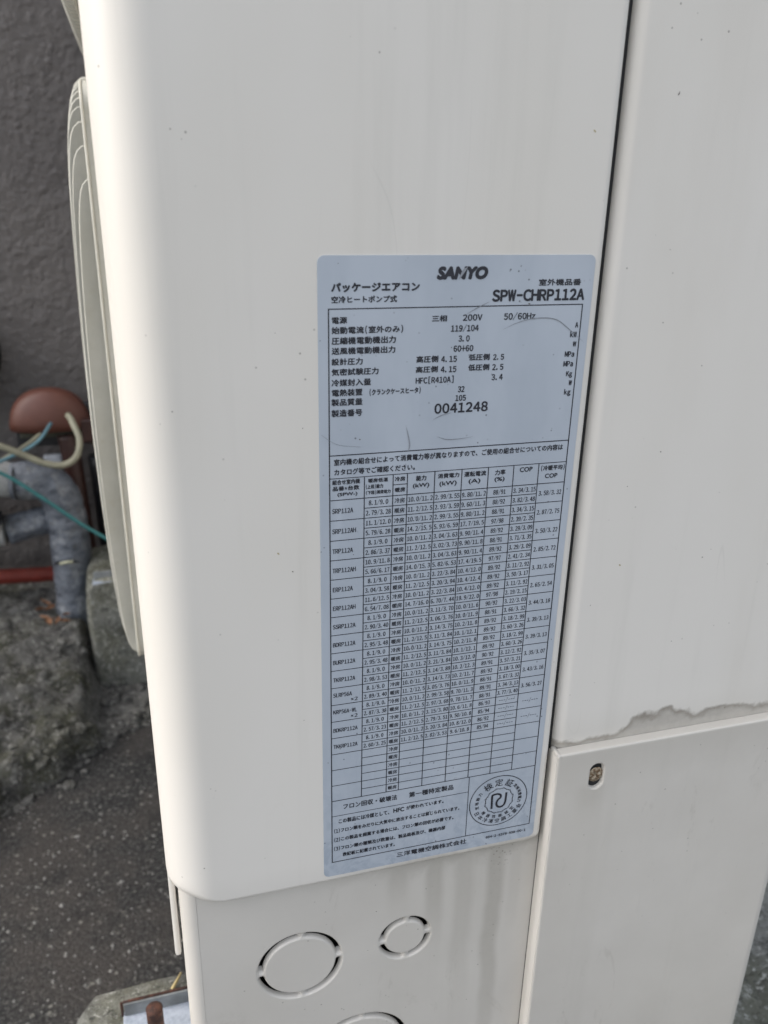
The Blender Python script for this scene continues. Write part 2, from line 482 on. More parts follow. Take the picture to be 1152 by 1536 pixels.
def angle(y0, y1, x0, z, flange_y, label, rusty):
    t = thing('support_angle', label, 'angle bar', ((x0 + 250) / 2, y0, z), 'galvanised bars under the air conditioner')
    g = G(); g.box(x0, 262, y0, y1, z, z + 3, 0.6); g.mk('foot_flange', M['zinc'], t)
    g = G(); g.box(x0 + 1, 261, flange_y, flange_y + 3.5, z + 3.1, z + 14, 0.7); g.mk('upright_flange', M['shaded_zinc'], t)
    if rusty:
        g = G(); g.tube([(x0 + 0.5, flange_y + 2, z + 14.4), (-60, flange_y + 2.2, z + 14.6), (0, flange_y + 2, z + 14.4)], 1.0, 8)
        g.tube([(x0 - 0.5, flange_y + 2, z + 2), (x0 - 0.5, flange_y + 2, z + 14)], 1.0, 8)
        g.mk('rusty_edge', M['rust'], t, True, label='rusty brown cut edge')
    return t
angle(40, 146, -117, -498, 142, 'zinc grey bar on the front block, under the lower left corner of the unit', True)
angle(843, 860, -166, -497, 856, 'bright metal bar on the rear block beside the fan guard', False)

# anchor bolt
t = thing('anchor_bolt', 'rusty brown anchor bolt with nut through the zinc bar', 'bolt', (-93, 98, -495))
g = G(); g.tube([(-93, 98, -520), (-93, 98, -441), (-93, 98, -439.5)], 5.0, 20, sub=1, wav=lambda i, p: 0.25 * math.sin(p.z * 3)); 
g.lathe((-93, 98, 0), [(5.0, -441), (4.6, -439), (3.4, -438), (0.01, -437.6)], seg=20)
g.mk('threaded_rod', M['rust'], t, True)
g = G(); g.lathe((-93, 98, 0), [(0.1, -478), (8.6, -478), (9.2, -477), (9.2, -470), (8.4, -469), (0.1, -469)], seg=6); g.mk('nut', M['rust'], t)
g = G(); g.lathe((-93, 98, 0), [(5, -481), (14, -481), (14, -478.3), (5, -478.3)], seg=28); g.mk('washer', M['rust'], t)

# ================================================================== THE UNIT
ac = thing('outdoor_air_conditioner', 'large cream outdoor air conditioner unit with a blue-grey rating label', 'air conditioner', (90, 400, -470))

def arc(cx, cy, r, a0, a1, n):
    return [(cx + r * math.cos(math.radians(a0 + (a1 - a0) * i / n)), cy + r * math.sin(math.radians(a0 + (a1 - a0) * i / n))) for i in range(n + 1)]

def sweep(path, rows, name, mat, thick=0.9):
    """path: list of (x,y) plan points; rows: (z, inset function) ; extruded with thickness"""
    n = len(path); nor = []
    for i in range(n):
        a = Vector(path[max(i - 1, 0)]); b = Vector(path[min(i + 1, n - 1)])
        d = (b - a).normalized(); nor.append(Vector((-d.y, d.x)))     # inward
    vs = []; fs = []
    for z, ins in rows:
        for i, p in enumerate(path):
            q = Vector(p) + nor[i] * ins(p)
            vs.append((q.x, q.y, z(p) if callable(z) else z))
    for j in range(len(rows) - 1):
        for i in range(n - 1):
            a = j * n + i; fs.append((a, a + 1, a + n + 1, a + n))
    return mk(name, vs, fs, mat, ac, True)

PT = 765
# front corner panel: bend radius 20 on the left, 3 on the right
pathS = [(-74.5, 60)] + [(-74.5, 40)] + arc(-54.5, 20, 20, 180, 270, 22) + [(-53.5, 0), (-50, 0), (0, 0), (99, 0), (103.6, 0), (104.2, 0)] + arc(104.4, 3.0, 3.0, 270, 360, 10) + [(107.4, 6), (107.4, 16)]
def rr(p):        # roll radius at the bottom: larger round the bend
    t = min(1, max(0, (-48 - p[0]) / 20)); t = t * t * (3 - 2 * t)
    u = min(1, max(0, (p[0] - 100) / 6)); return 2.6 + 8.0 * t + 2.6 * u
rows = [((lambda p: -264.2), (lambda p: rr(p) + 3.0))]
for k in range(8, -1, -1):
    a = math.radians(90 * k / 8)
    rows.append(((lambda p, a=a: -264.5 + rr(p) * (1 - math.sin(a))), (lambda p, a=a: rr(p) * (1 - math.cos(a)))))
rows += [(-250, lambda p: 0), (-100, lambda p: 0), (100, lambda p: 0), (400, lambda p: 0), (PT, lambda p: 0)]
sweep(pathS, rows, 'side_panel', M['side'])

# rear side panel, rounded at both corners
pathR = [(110.4, 20), (110.4, 9)] + arc(115.4, 5.6, 5.0, 180, 270, 12) + [(116.2, 0.6), (118, 0.6), (180, 0.6), (246, 0.6), (248.5, 0.6)] + arc(249, 9.6, 9.0, 270, 360, 14) + [(258, 12), (258, 18), (258, 500), (258, 936)]
sweep(pathR, [(z, lambda p: 0) for z in (-466, -300, -100, 100, 400, PT)], 'rear_panel', M['rear'])

# lower plate with its bend and three knock-outs
KO = [(-15.3, -319.5, 22.0), (39.0, -316.6, 14.6), (15.5, -391.5, 28.0)]
YP = 5.0
lp = ac
bm = bmesh.new()
def loop(pts):
    vv = [bm.verts.new((x, YP, z)) for x, z in pts]
    return [bm.edges.new((vv[i], vv[(i + 1) % len(vv)])) for i in range(len(vv))]
SEG = 160
ed = loop([(-62.5, -470), (106.5, -470), (106.5, -255), (-62.5, -255)])
for cx, cz, R_ in KO:
    ed += loop([(cx + (R_ + 1.5) * math.cos(2 * math.pi * k / SEG), cz + (R_ + 1.5) * math.sin(2 * math.pi * k / SEG)) for k in range(SEG)])
bmesh.ops.triangle_fill(bm, use_beauty=True, use_dissolve=False, edges=ed, normal=(0, -1, 0))
g = G(); g.bm(bm)
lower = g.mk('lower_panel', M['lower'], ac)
pathL = [(-70.0, 60), (-70.0, 13)] + arc(-62.6, 12.4, 7.4, 180, 270, 14)
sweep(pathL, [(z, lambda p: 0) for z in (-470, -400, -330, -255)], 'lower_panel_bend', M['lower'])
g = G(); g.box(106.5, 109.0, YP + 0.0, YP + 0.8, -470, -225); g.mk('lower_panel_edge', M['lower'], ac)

def knock(cx, cz, R_):
    nr = 44; vs = []; fs = []; dep = []
    r0 = R_ - 6.0; r1 = R_ + 1.5
    def d(r, th):
        mid = R_ - 2.4; t = abs((r - mid) / 2.5)
        arcd = min(abs(((th - q + math.pi) % (2 * math.pi)) - math.pi) for q in (0.04, math.pi / 2 - 0.06, math.pi + 0.05, 1.5 * math.pi + 0.05)) * mid
        f = min(1, max(0, (arcd - 0.9) / 1.5)); f = f * f * (3 - 2 * f)
        if t >= 1: return 0
        s = min(1, (1 - t) / 0.62)
        return 4.0 * (1 - math.sqrt(max(0, 1 - s * s))) * f + 0.35 * s * (1 - f)
    for i in range(nr + 1):
        r = r0 + (r1 - r0) * i / nr
        for k in range(SEG):
            th = 2 * math.pi * k / SEG
            dd = d(r, th); dep.append(dd)
            vs.append((cx + r * math.cos(th), YP + dd, cz + r * math.sin(th)))
    for i in range(nr):
        for k in range(SEG):
            a = i * SEG + k; b = i * SEG + (k + 1) % SEG
            if min(dep[a], dep[b], dep[a + SEG], dep[b + SEG]) > 2.6: continue
            fs.append((a, b, b + SEG, a + SEG))
    o = mk('knockout_groove', vs, fs, M['lower'], lower_root, True)
    fix_normals(o)
    c = len(vs)
    vs = [(cx + r0 * math.cos(2 * math.pi * k / SEG), YP, cz + r0 * math.sin(2 * math.pi * k / SEG)) for k in range(SEG)]
    mk('knockout_disc', vs, [tuple(range(SEG))], M['lower'], lower_root)
lower_root = lower
lower['_w'] = (0, 0, 0)
for q in KO: knock(*q)

# service cover
CX0, CX1, CZ1, CY = 109.2, 258.6, -210.0, -5.0
SC = (131.6, -226.3)
pathC = [(CX0, 4.6), (CX0, 2.0)] + [(CX0, CY + 1.1)] + arc(CX0 + 1.1, CY + 1.1, 1.1, 180, 270, 6) + [(CX0 + 1.8, CY)]
def strip(path, zlo, zhi, nm):
    return sweep(path, [(z, lambda p: 0) for z in (zlo, (zlo + zhi) / 2, zhi)], nm, M['cover'])
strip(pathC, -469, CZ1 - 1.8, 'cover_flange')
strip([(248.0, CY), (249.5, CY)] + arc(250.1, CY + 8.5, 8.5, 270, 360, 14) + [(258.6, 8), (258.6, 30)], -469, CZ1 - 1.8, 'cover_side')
# top flange with rounded edge, and the little corner
prof = [(CY, CZ1 - 1.8)] + [(CY + 1.1 - 1.1 * math.cos(math.radians(a)), CZ1 - 1.1 + 1.1 * math.sin(math.radians(a))) for a in range(0, 91, 15)] + [(0.4, CZ1)]
vs = []; fs = []
xs_ = [CX0 + 1.8, CX0 + 4, 180, 250]
for x in xs_:
    for y, z in prof: vs.append((x, y, z))
m_ = len(prof)
for i in range(len(xs_) - 1):
    for j in range(m_ - 1):
        a = i * m_ + j; fs.append((a, a + 1, a + m_ + 1, a + m_))
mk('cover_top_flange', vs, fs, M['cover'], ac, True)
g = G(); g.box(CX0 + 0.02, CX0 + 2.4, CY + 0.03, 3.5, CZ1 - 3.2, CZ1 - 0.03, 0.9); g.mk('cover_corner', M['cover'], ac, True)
bm = bmesh.new()
YP_, YP2 = YP, CY
def loop2(pts):
    vv = [bm.verts.new((x, CY, z)) for x, z in pts]
    return [bm.edges.new((vv[i], vv[(i + 1) % len(vv)])) for i in range(len(vv))]
def oval(r, L=3.6, n=24):
    pts = []
    for k in range(n + 1): 
        a = math.pi * k / n; pts.append((r * math.cos(a), L + r * math.sin(a)))
    for k in range(n + 1):
        a = math.pi + math.pi * k / n; pts.append((r * math.cos(a), -L + r * math.sin(a)))
    return pts
ed = loop2([(CX0 + 1.8, -469), (248.0, -469), (248.0, CZ1 - 1.8), (CX0 + 1.8, CZ1 - 1.8)])
ed += loop2([(SC[0] + x, SC[1] + z) for x, z in oval(4.6)])
bmesh.ops.triangle_fill(bm, use_beauty=True, use_dissolve=False, edges=ed, normal=(0, -1, 0))
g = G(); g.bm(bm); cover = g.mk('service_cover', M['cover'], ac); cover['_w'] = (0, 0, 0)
# dished lip of the screw slot
vs = []; fs = []; N0 = len(oval(1))
for r, dy in ((4.6, 0), (4.2, 0.12), (3.8, 0.45), (3.5, 1.0), (3.4, 2.0)):
    vs += [(SC[0] + x, CY + dy, SC[1] + z) for x, z in oval(r)]
for j in range(4):
    for k in range(N0):
        a = j * N0 + k; b = j * N0 + (k + 1) % N0; fs.append((a, b, b + N0, a + N0))
fix_normals(mk('screw_slot', vs, fs, M['cover'], cover, True))
g = G(); g.box(SC[0] - 6, SC[0] + 6, CY + 2.1, CY + 2.6, SC[1] - 9, SC[1] + 9); g.mk('slot_back', M['dark'], cover)
# screw head with a cross recess
vs = []; fs = []; nr, nt = 14, 48
for i in range(nr + 1):
    r = 3.3 * i / nr
    for k in range(nt):
        a = 2 * math.pi * k / nt + 0.3; x, z = r * math.cos(a), r * math.sin(a)
        xr, zr = x * 0.8 + z * 0.6, -x * 0.6 + z * 0.8
        dd = 0.9 * (r / 3.3) ** 2.5
        if (abs(xr) < 0.42 or abs(zr) < 0.42) and r < 2.1: dd += 0.9
        vs.append((SC[0] + x * 1.27 - 0.1, CY + 0.05 + dd, SC[1] + z * 1.27 + 0.6))
for i in range(nr):
    for k in range(nt):
        a = i * nt + k; b = i * nt + (k + 1) % nt; fs.append((a, b, b + nt, a + nt))
o = mk('screw', vs, fs, M['screw'], cover, True, label='corroded cross-head screw'); fix_normals(o)

# the rest of the casing
g = G(); g.box(109.0, 110.38, 5.0, 14, -469, PT); g.mk('gap_shade_strip', M['dark'], ac)  # added dark strip standing in for shade deep in the panel gap
g = G(); g.box(-75.6, -72.3, 56, 936, -353, PT, 1.5); fp = g.mk('front_panel', M['plain'], ac); fp['_w'] = (0, 0, 0)
g = G(); g.box(-69.5, 257, 62, 935, -469, -352, 1.0); g.mk('base_pan', M['plain'], ac)
g = G(); g.box(-74, 258, 936.2, 939, -465, PT); g.mk('end_panel', M['plain'], ac)
g = G(); g.box(-78, 262, -4, 943, PT + 0.5, PT + 26, 5); g.mk('top_cover', M['plain'], ac, True)
g = G(); g.box(-55, 240, 40, 50, -460, PT - 5); g.mk('inner_partition', M['dark'], ac)

# ---- fan guards on the front face (they look to the left)
def rrect(y0, y1, z0, z1, r, n=10):
    pts = []
    for cy, cz, a0 in ((y1 - r, z1 - r, 0), (y0 + r, z1 - r, 90), (y0 + r, z0 + r, 180), (y1 - r, z0 + r, 270)):
        pts += arc(cy, cz, r, a0, a0 + 90, n)
    return pts
TOPS = [43, 63, 78, 88, 94.5, 100, 104.5, 108, 111, 113.5, 115.5, 117, 119, 120]
def guard(dz):
    t = fp
    y0, y1, z0, z1 = 291, 711, -306 + dz, 99 + dz
    o1 = rrect(y0, y1, z0, z1, 16); o2 = rrect(y0 + 7, y1 - 7, z0 + 7, z1 - 7, 11); n = len(o1)
    vs = []; fs = []
    def lp_(f): return [((a[0] * (1 - f) + b[0] * f), (a[1] * (1 - f) + b[1] * f)) for a, b in zip(o1, o2)]
    rings = [(o1, -75.8), (o1, -87.0), (lp_(.08), -88.4), (lp_(.3), -89), (o2, -88.8), (o2, -79)]
    for pts, x in rings: vs += [(x, a, b) for a, b in pts]
    for j in range(len(rings) - 1):
        for k in range(n):
            a = j * n + k; b = j * n + (k + 1) % n; fs.append((a, b, b + n, a + n))
    fr = mk('fan_guard_frame', vs, fs, M['guard'], t, True); fix_normals(fr)
    g = G(); pts = [(-88.6, a, b) for a, b in o1]; g.tube(pts + [pts[0]], 0.9, 8, sub=0, cap=False); g.mk('fan_guard_bead', M['guard_lit_rim'], t, True)
    zc = (z0 + z1) / 2; NR = 28
    for i in range(NR):
        y = 306 + (390 / (NR - 1)) * i; j_ = min(i, NR - 1 - i)
        top = dz + TOPS[j_]; bot = z0 + (1.5 if j_ < 1 else 2.5)
        xo = (-96.5, -99.2, -100.6, -101.2)[min(j_, 3)] - 1.0 * math.sin(math.pi * i / (NR - 1))
        mid, hf = (top + bot) / 2, (top - bot) / 2; out = []
        for k in range(31):                        # bowed side with rounded ends
            v = -math.cos(math.pi * k / 30)
            e = max(0.0, 1 - abs(v) ** 12) ** (1 / 7)
            out.append((-78 + (xo + 78 - 5.5 * (1 - v * v)) * e, mid + hf * v))
        m = len(out); vs = [(x, y - 0.8, z) for x, z in out] + [(x, y + 0.8, z) for x, z in out]
        fs = [tuple(range(m)), tuple(range(2 * m - 1, m - 1, -1))] + [(k, m + k, m + k + 1, k + 1) for k in range(m - 1)]
        mk('fan_guard_rib', vs, fs, M['guard'], t)
        g = G(); g.tube([(x, y, z) for x, z in out], 0.75, 6, sub=0); g.mk('fan_guard_rib_edge', M['guard_lit_rim'], t, True)
    g = G(); g.lathe((-76.4, 501, zc), [(0.01, 0), (185, 0)], 'x', 64); g.mk('fan_opening', M['fan'], t)
    g = G(); g.lathe((-94, 501, zc), [(0.01, -16), (44, -16), (50, -13), (52, -4), (52, 16)], 'x', 40); g.mk('fan_guard_hub', M['guard'], t, True)
guard(0); guard(454)

# ================================================================== RATING LABEL
LX0, LX1, LZ1, LZ0 = -3.9, 103.7, 18.3, -260.4
pts = []
for cx, cz, a0 in ((LX1 - 2.6, LZ1 - 2.6, 0), (LX0 + 2.6, LZ1 - 2.6, 90), (LX0 + 2.6, LZ0 + 2.6, 180), (LX1 - 3.6, LZ0 + 2.6, 270)):
    pts += arc(cx, cz, 2.6, a0, a0 + 90, 6)
n_ = len(pts)
vs = [(x, -0.28, z) for x, z in pts] + [(x, -0.01, z) for x, z in pts]
fs = [tuple(range(n_))] + [(k, n_ + k, n_ + (k + 1) % n_, (k + 1) % n_) for k in range(n_)]
lab = mk('rating_label', vs, fs, M['label'], ac); fix_normals(lab); lab['_w'] = (0, 0, 0)

glyph = {}
def need(keys):
    objs = {}
    for key in keys:
        if key in glyph or key in objs: continue
        body, bold = key
        cu = bpy.data.curves.new('g', 'FONT'); cu.body = body; cu.size = 1; cu.resolution_u = 2 if len(body) == 1 and not 0xFF00 < ord(body) < 0xFF5F else 4
        ob = bpy.data.objects.new('g', cu); COL.objects.link(ob); objs[key] = ob
    dg = bpy.context.evaluated_depsgraph_get(); dg.update()
    for key, ob in objs.items():
        me = bpy.data.meshes.new_from_object(ob.evaluated_get(dg))
        v = [(p.co.x, p.co.y) for p in me.vertices]; f = [tuple(p.vertices) for p in me.polygons]
        if v: bb = (min(a for a, b in v), max(a for a, b in v), min(b for a, b in v), max(b for a, b in v))
        else: bb = (0, 0, 0, 0)
        glyph[key] = (v, f, bb)
        cu = ob.data
        bpy.data.objects.remove(ob); bpy.data.curves.remove(cu); bpy.data.meshes.remove(me)
YT = -0.36
FAT = 0.06; RINGN = 2
def put(g, key, fn):
    # the stroke weight comes from a few copies set a hair apart, each on its own level
    v, f, bb = glyph[key]
    for i in range(RINGN):
        a_ = math.tau * i / RINGN + 0.45
        dx, dz = FAT * math.cos(a_), FAT * math.sin(a_)
        q = [fn(a, b) for a, b in v]
        g.add([(x + dx, y - 0.004 * i, z + dz) for x, y, z in q], f)
def fw(c): return chr(ord(c) + 0xFEE0) if 32 < ord(c) < 127 else c
def weight(r, n=2):
    global FAT, RINGN
    FAT, RINGN = r, n
LAT = 0.03
def line(g, s, x0, x1, zb, h, bold=0.012, lat=None):
    units = sum(2 if ord(c) > 0x2000 else 1 for c in s); cell = (x1 - x0) / units; x = x0
    for c in s:
        wide = ord(c) > 0x2000; cw = cell * (2 if wide else 1)
        if c != ' ':
            key = (fw(c), 0); v, f, bb = glyph[key]
            if wide:
                em = h / 0.92; sx = cw * 0.98
                put(g, key, lambda a, b: (x + 0.01 * cw + a * sx, YT, zb + (b + 0.085) * em))
            else:
                sy = (lat or h * 0.93) / 0.73; w_ = bb[1] - bb[0]
                if c in '.,':
                    s_ = cell * 0.3 / max(w_, .01)
                    put(g, key, lambda a, b: (x + cell * 0.12 + (a - bb[0]) * s_, YT, zb + b * sy))
                else:
                    b0 = glyph[('０', 0)][2]; sx = min(cell * 0.80 / (b0[1] - b0[0]), 0.92 * cell / max(w_, 0.01)); 
                    if c == '-': sx = min(sx, 0.62 * cell / max(w_, 0.01))
                    mid = (bb[0] + bb[1]) / 2
                    put(g, key, lambda a, b: (x + cell * 0.5 + (a - mid) * sx, YT, zb + b * sy))
        x += cw
def fit(g, s, x0, x1, zb, h, bold=0.0, shear=0.0):
    v, f, bb = glyph[(s, 0)]
    sx = (x1 - x0 - shear * h) / (bb[1] - bb[0]); sy = h / (bb[3] - max(bb[2], 0) if '(' not in s else bb[3] - bb[2])
    zo = min(bb[2], 0) if '(' in s else 0
    put(g, (s, 0), lambda a, b: (x0 + (a - bb[0]) * sx + (b - zo) * sy * shear, YT, zb + (b - zo) * sy))

TEXTS = [
("パッケージエアコン",0.9,33.9,-5.9,2.8),
("空冷ヒートポンプ式",0.9,25.3,-2.1,2.3),
("室外機品番",80.6,98.5,-7.2,2.3),
("SPW-CHRP112A",62.2,100.3,-1.8,4.0),
("電源",1.0,6.8,5.1,2.3),
("始動電流(室外のみ)",1.0,28.2,8.7,2.4),
("圧縮機電動機出力",1.0,25.4,12.5,2.5),
("送風機電動機出力",1.0,25.3,16.1,2.4),
("設計圧力",0.9,12.9,20.0,2.4),
("気密試験圧力",0.9,19.0,23.8,2.4),
("冷媒封入量",0.9,16.0,27.8,2.5),
("電熱装置",0.9,12.8,31.5,2.5),
("(クランクケースヒータ)",15.2,35.6,31.7,2.2),
("製品質量",0.8,12.8,35.1,2.5),
("製造番号",0.8,12.8,39.3,2.6),
("三相",38.7,44.9,5.2,2.2),
("200V",50.9,58.8,5.1,2.3),
("50/60Hz",67.4,80.7,5.1,2.4),
("119/104",46.4,57.6,9.0,2.3),
("3.0",49.6,54.2,12.8,2.3),
("60+60",47.8,55.9,16.5,2.3),
("高圧側",33.2,42.1,20.2,2.4),
("4.15",43.1,49.5,20.3,2.3),
("低圧側",54.2,62.9,20.1,2.3),
("2.5",64.1,68.8,20.2,2.2),
("高圧側",33.1,42.1,24.0,2.3),
("4.15",43.1,49.5,24.2,2.3),
("低圧側",54.2,63.0,24.0,2.3),
("2.5",64.0,68.8,24.1,2.3),
("HFC[R410A]",33.3,48.9,28.1,2.3),
("3.4",64.0,68.8,28.0,2.3),
("32",50.4,53.2,32.1,2.3),
("105",49.5,54.0,35.5,2.3),
("0041248",41.1,63.5,39.9,4.0),
("A",97.8,99.0,8.8,2.1),
("kW",95.9,98.8,12.5,2.2),
("W",97.5,99.0,16.1,2.0),
("MPa",94.5,98.7,20.1,2.2),
("MPa",94.3,98.6,23.9,2.2),
("Kg",95.9,98.6,27.8,2.0),
("W",97.4,98.8,31.5,2.1),
("kg",95.7,98.7,35.2,2.1),
("室内機の組合せによって消費電力等が異なりますので、ご使用の組合せについての内容は",1.6,97.8,58.3,2.4),
("カタログ等でご確認ください。",1.6,35.7,62.3,2.4),
("組合せ室内機",1.0,12.0,66.1,1.9),
("品番×台数",1.0,11.8,68.6,1.8),
("(SPW-)",3.1,10.9,71.2,1.7),
("暖房低温",15.2,23.3,66.2,1.6),
("(上段)能力",14.2,21.4,68.7,1.6),
("(下段)消費電力",14.3,24.5,71.1,1.5),
("冷房",26.0,30.4,66.5,1.8),
("暖房",26.1,30.5,71.0,1.8),
("能力",34.7,39.2,67.0,2.1),
("(kW)",33.6,40.3,70.2,2.1),
("消費電力",43.8,53.1,66.7,1.9),
("(kW)",44.7,51.9,70.3,2.2),
("運転電流",55.0,64.5,66.9,2.1),
("(A)",57.1,62.1,70.2,2.2),
("力率",68.3,73.0,67.2,2.2),
("(%)",68.4,72.7,70.2,2.1),
("COP",79.3,84.8,66.6,1.9),
("(冷暖平均)",88.5,99.7,66.8,2.1),
("COP",90.9,96.4,70.1,1.8),
("フロン回収・破壊法",4.9,30.9,222.4,2.9),
("第一種特定製品",36.4,58.6,222.5,2.9),
("この製品には冷媒として、",2.8,28.5,230.1,2.5),
("HFC",29.2,34.3,229.7,2.3),
("が使われています。",35.3,55.2,229.4,2.2),
("(1)フロン類をみだりに大気中に放出することは禁じられています。",0.8,63.4,235.2,2.2),
("(2)この製品を廃棄する場合には、フロン類の回収が必要です。",0.8,60.7,240.3,2.2),
("(3)フロン類の種類及び数量は、製品銘板及び、機器内部",0.7,55.5,245.5,2.2),
("表記板に記載されています。",4.9,31.6,249.7,2.2),
("三洋電機空調株式会社",31.2,67.0,256.8,2.8),
("854-2-5379-558-00-1",77.0,98.4,256.3,1.3),
]
H0, RP = -72.46, 8.5016
ROWS = [('SRP112A', '8.1/9.0', '2.79/3.28', '10.0/11.2 2.99/3.55 9.80/11.2 88/91 3.34/3.15', '11.2/12.5 2.93/3.59 9.60/11.3 88/92 3.82/3.48', '3.58/3.32'),
('SRP112AH', '11.1/12.0', '5.79/6.28', '10.0/11.2 2.99/3.55 9.80/11.2 88/91 3.34/3.15', '14.2/15.5 5.93/6.59 17.7/19.5 97/98 2.39/2.35', '2.87/2.75'),
('TRP112A', '8.1/9.0', '2.86/3.37', '10.0/11.2 3.04/3.63 9.90/11.4 89/92 3.29/3.09', '11.2/12.5 3.02/3.73 9.90/11.8 88/91 3.71/3.35', '3.50/3.22'),
('TRP112AH', '10.9/11.8', '5.66/6.17', '10.0/11.2 3.04/3.63 9.90/11.4 89/92 3.29/3.09', '14.0/15.3 5.82/6.53 17.4/19.5 97/97 2.41/2.34', '2.85/2.72'),
('ERP112A', '8.1/9.0', '3.04/3.58', '10.0/11.2 3.22/3.84 10.4/12.0 89/92 3.11/2.92', '11.2/12.5 3.20/3.94 10.4/12.4 89/92 3.50/3.17', '3.31/3.05'),
('ERP112AH', '11.6/12.5', '6.54/7.08', '10.0/11.2 3.22/3.84 10.4/12.0 89/92 3.11/2.92', '14.7/16.0 6.70/7.44 19.9/22.0 97/98 2.19/2.15', '2.65/2.54'),
('SSRP112A', '8.1/9.0', '2.90/3.40', '10.0/11.2 3.11/3.70 10.0/11.6 90/92 3.22/3.03', '11.2/12.5 3.06/3.76 10.0/11.9 88/91 3.66/3.32', '3.44/3.18'),
('BDRP112A', '8.1/9.0', '2.95/3.48', '10.0/11.2 3.14/3.75 10.2/11.8 89/92 3.18/2.99', '11.2/12.5 3.11/3.84 10.1/12.1 89/92 3.60/3.26', '3.39/3.13'),
('BURP112A', '8.1/9.0', '2.95/3.48', '10.0/11.2 3.14/3.75 10.2/11.8 89/92 3.18/2.99', '11.2/12.5 3.11/3.84 10.1/12.1 89/92 3.60/3.26', '3.39/3.13'),
('TKRP112A', '8.1/9.0', '2.98/3.53', '10.0/11.2 3.21/3.84 10.3/12.0 90/92 3.12/2.92', '11.2/12.5 3.14/3.89 10.2/12.3 89/91 3.57/3.21', '3.35/3.07'),
('SLRP56A|×2', '8.1/9.0', '2.89/3.40', '10.0/11.2 3.14/3.73 10.2/11.7 89/92 3.18/3.00', '11.2/12.5 3.05/3.76 10.0/11.9 88/91 3.67/3.32', '3.43/3.16'),
('KRP56A-WL|×2', '8.1/9.0', '2.87/3.38', '10.0/11.2 2.99/3.58 9.70/11.3 89/91 3.34/3.13', '11.2/12.5 2.97/3.68 9.70/11.7 88/91 3.77/3.40', '3.56/3.27'),
('BDKRP112A', '8.1/9.0', '2.57/3.23', '10.0/11.2 3.15/3.80 10.6/11.8 86/93 ---/---', '11.2/12.5 2.79/3.51 9.50/10.8 85/94 ---/---', '---/---'),
('TKKRP112A', '8.1/9.0', '2.60/3.25', '10.0/11.2 3.20/3.84 10.8/12.0 86/92 ---/---', '11.2/12.5 2.82/3.53 9.6/10.8 85/94 ---/---', '---/---')]
PROP = {'COP': 0.0, '(kW)': 0.0, '(A)': 0.0, '(%)': 0.0, '(SPW-)': 0.0, 'HFC': 0.035}
chars = set(''.join(t[0] for t in TEXTS) + ''.join(''.join(r) for r in ROWS) + '冷房暖×0123456789')
BASE = 0.012
need([(fw(c), 0) for c in chars if c not in ' |'] + [(s, 0) for s in PROP] + [('SANYO', 0)]
     + [(c, 0) for c in '検定証格消費電力能機器性日本冷凍空調工業会'])
g = G()
for s, x0, x1, v, h in TEXTS:
    weight(0.10 if len(s) > 12 or v > 60 else 0.125, 3)
    if s == 'HFC': weight(0.12, 4)
    if s == '0041248': weight(0.17, 7); line(g, s, x0, x1, -v - 0.15, h * .9, lat=h * .9); continue
    if s in PROP: fit(g, s, x0, x1, -v, h)
    elif s == 'SPW-CHRP112A': weight(0.25, 8); line(g, s, x0, x1, -v, h, 0.03, lat=h * 0.96)
    elif s.startswith('854'): line(g, s, x0, x1, -v, h, BASE, lat=h)
    elif s == 'パッケージエアコン': weight(0.19, 6); line(g, s, x0, x1, -v, h * 1.1, 0.02)
    else: line(g, s, x0, x1, -v, h)
weight(0.08)
C0 = [0, 13.75, 25.35, 31.2, 42.55, 54.0, 65.4, 76.5, 87.65, 100]
DH = 1.95
def cellt(s, a, b, zb, pitch=1.04, pad=0):
    w_ = len(s) * pitch; w_ = min(w_, (b - a) - 0.9); m = (a + b) / 2 + pad
    line(g, s, m - w_ / 2, m + w_ / 2, zb, DH, BASE, lat=DH)
for i in range(17):
    zt = H0 - RP * i; up = zt - RP / 4 - DH / 2; dn = up - RP / 2
    line(g, '冷房', 26.1, 30.5, up - 0.1, 2.1); line(g, '暖房', 26.1, 30.5, dn - 0.1, 2.1)
    if i >= len(ROWS): continue
    nm, l1, l2, r1, r2, av = ROWS[i]
    if '|' in nm:
        a_, b_ = nm.split('|'); line(g, a_, 0.9, 0.9 + 1.17 * len(a_), zt - 4.6, DH, BASE, lat=DH); line(g, b_, 8.4, 11.8, zt - 7.4, 1.8)
    else: line(g, nm, 0.9, 0.9 + 1.2 * len(nm), zt - 5.5, DH, BASE, lat=DH)
    cellt(l1, C0[1], C0[2], up, 1.15); cellt(l2, C0[1], C0[2], dn, 1.15)
    for row, zb in ((r1, up), (r2, dn)):
        for j, s in enumerate(row.split()): cellt(s, C0[3 + j], C0[4 + j], zb, 1.17 if j != 3 else 1.12)
    cellt(av, C0[8], C0[9], zt - RP / 2 - DH / 2, 1.17)
g.mk('printed_text', M['ink'], lab, kind='stuff')
g = G(); weight(0.40, 12); fit(g, 'SANYO', 40.4, 60.0, 10.1, 3.9, 0.05, 0.20); weight(0.08); g.mk('maker_logo', M['ink'], lab)

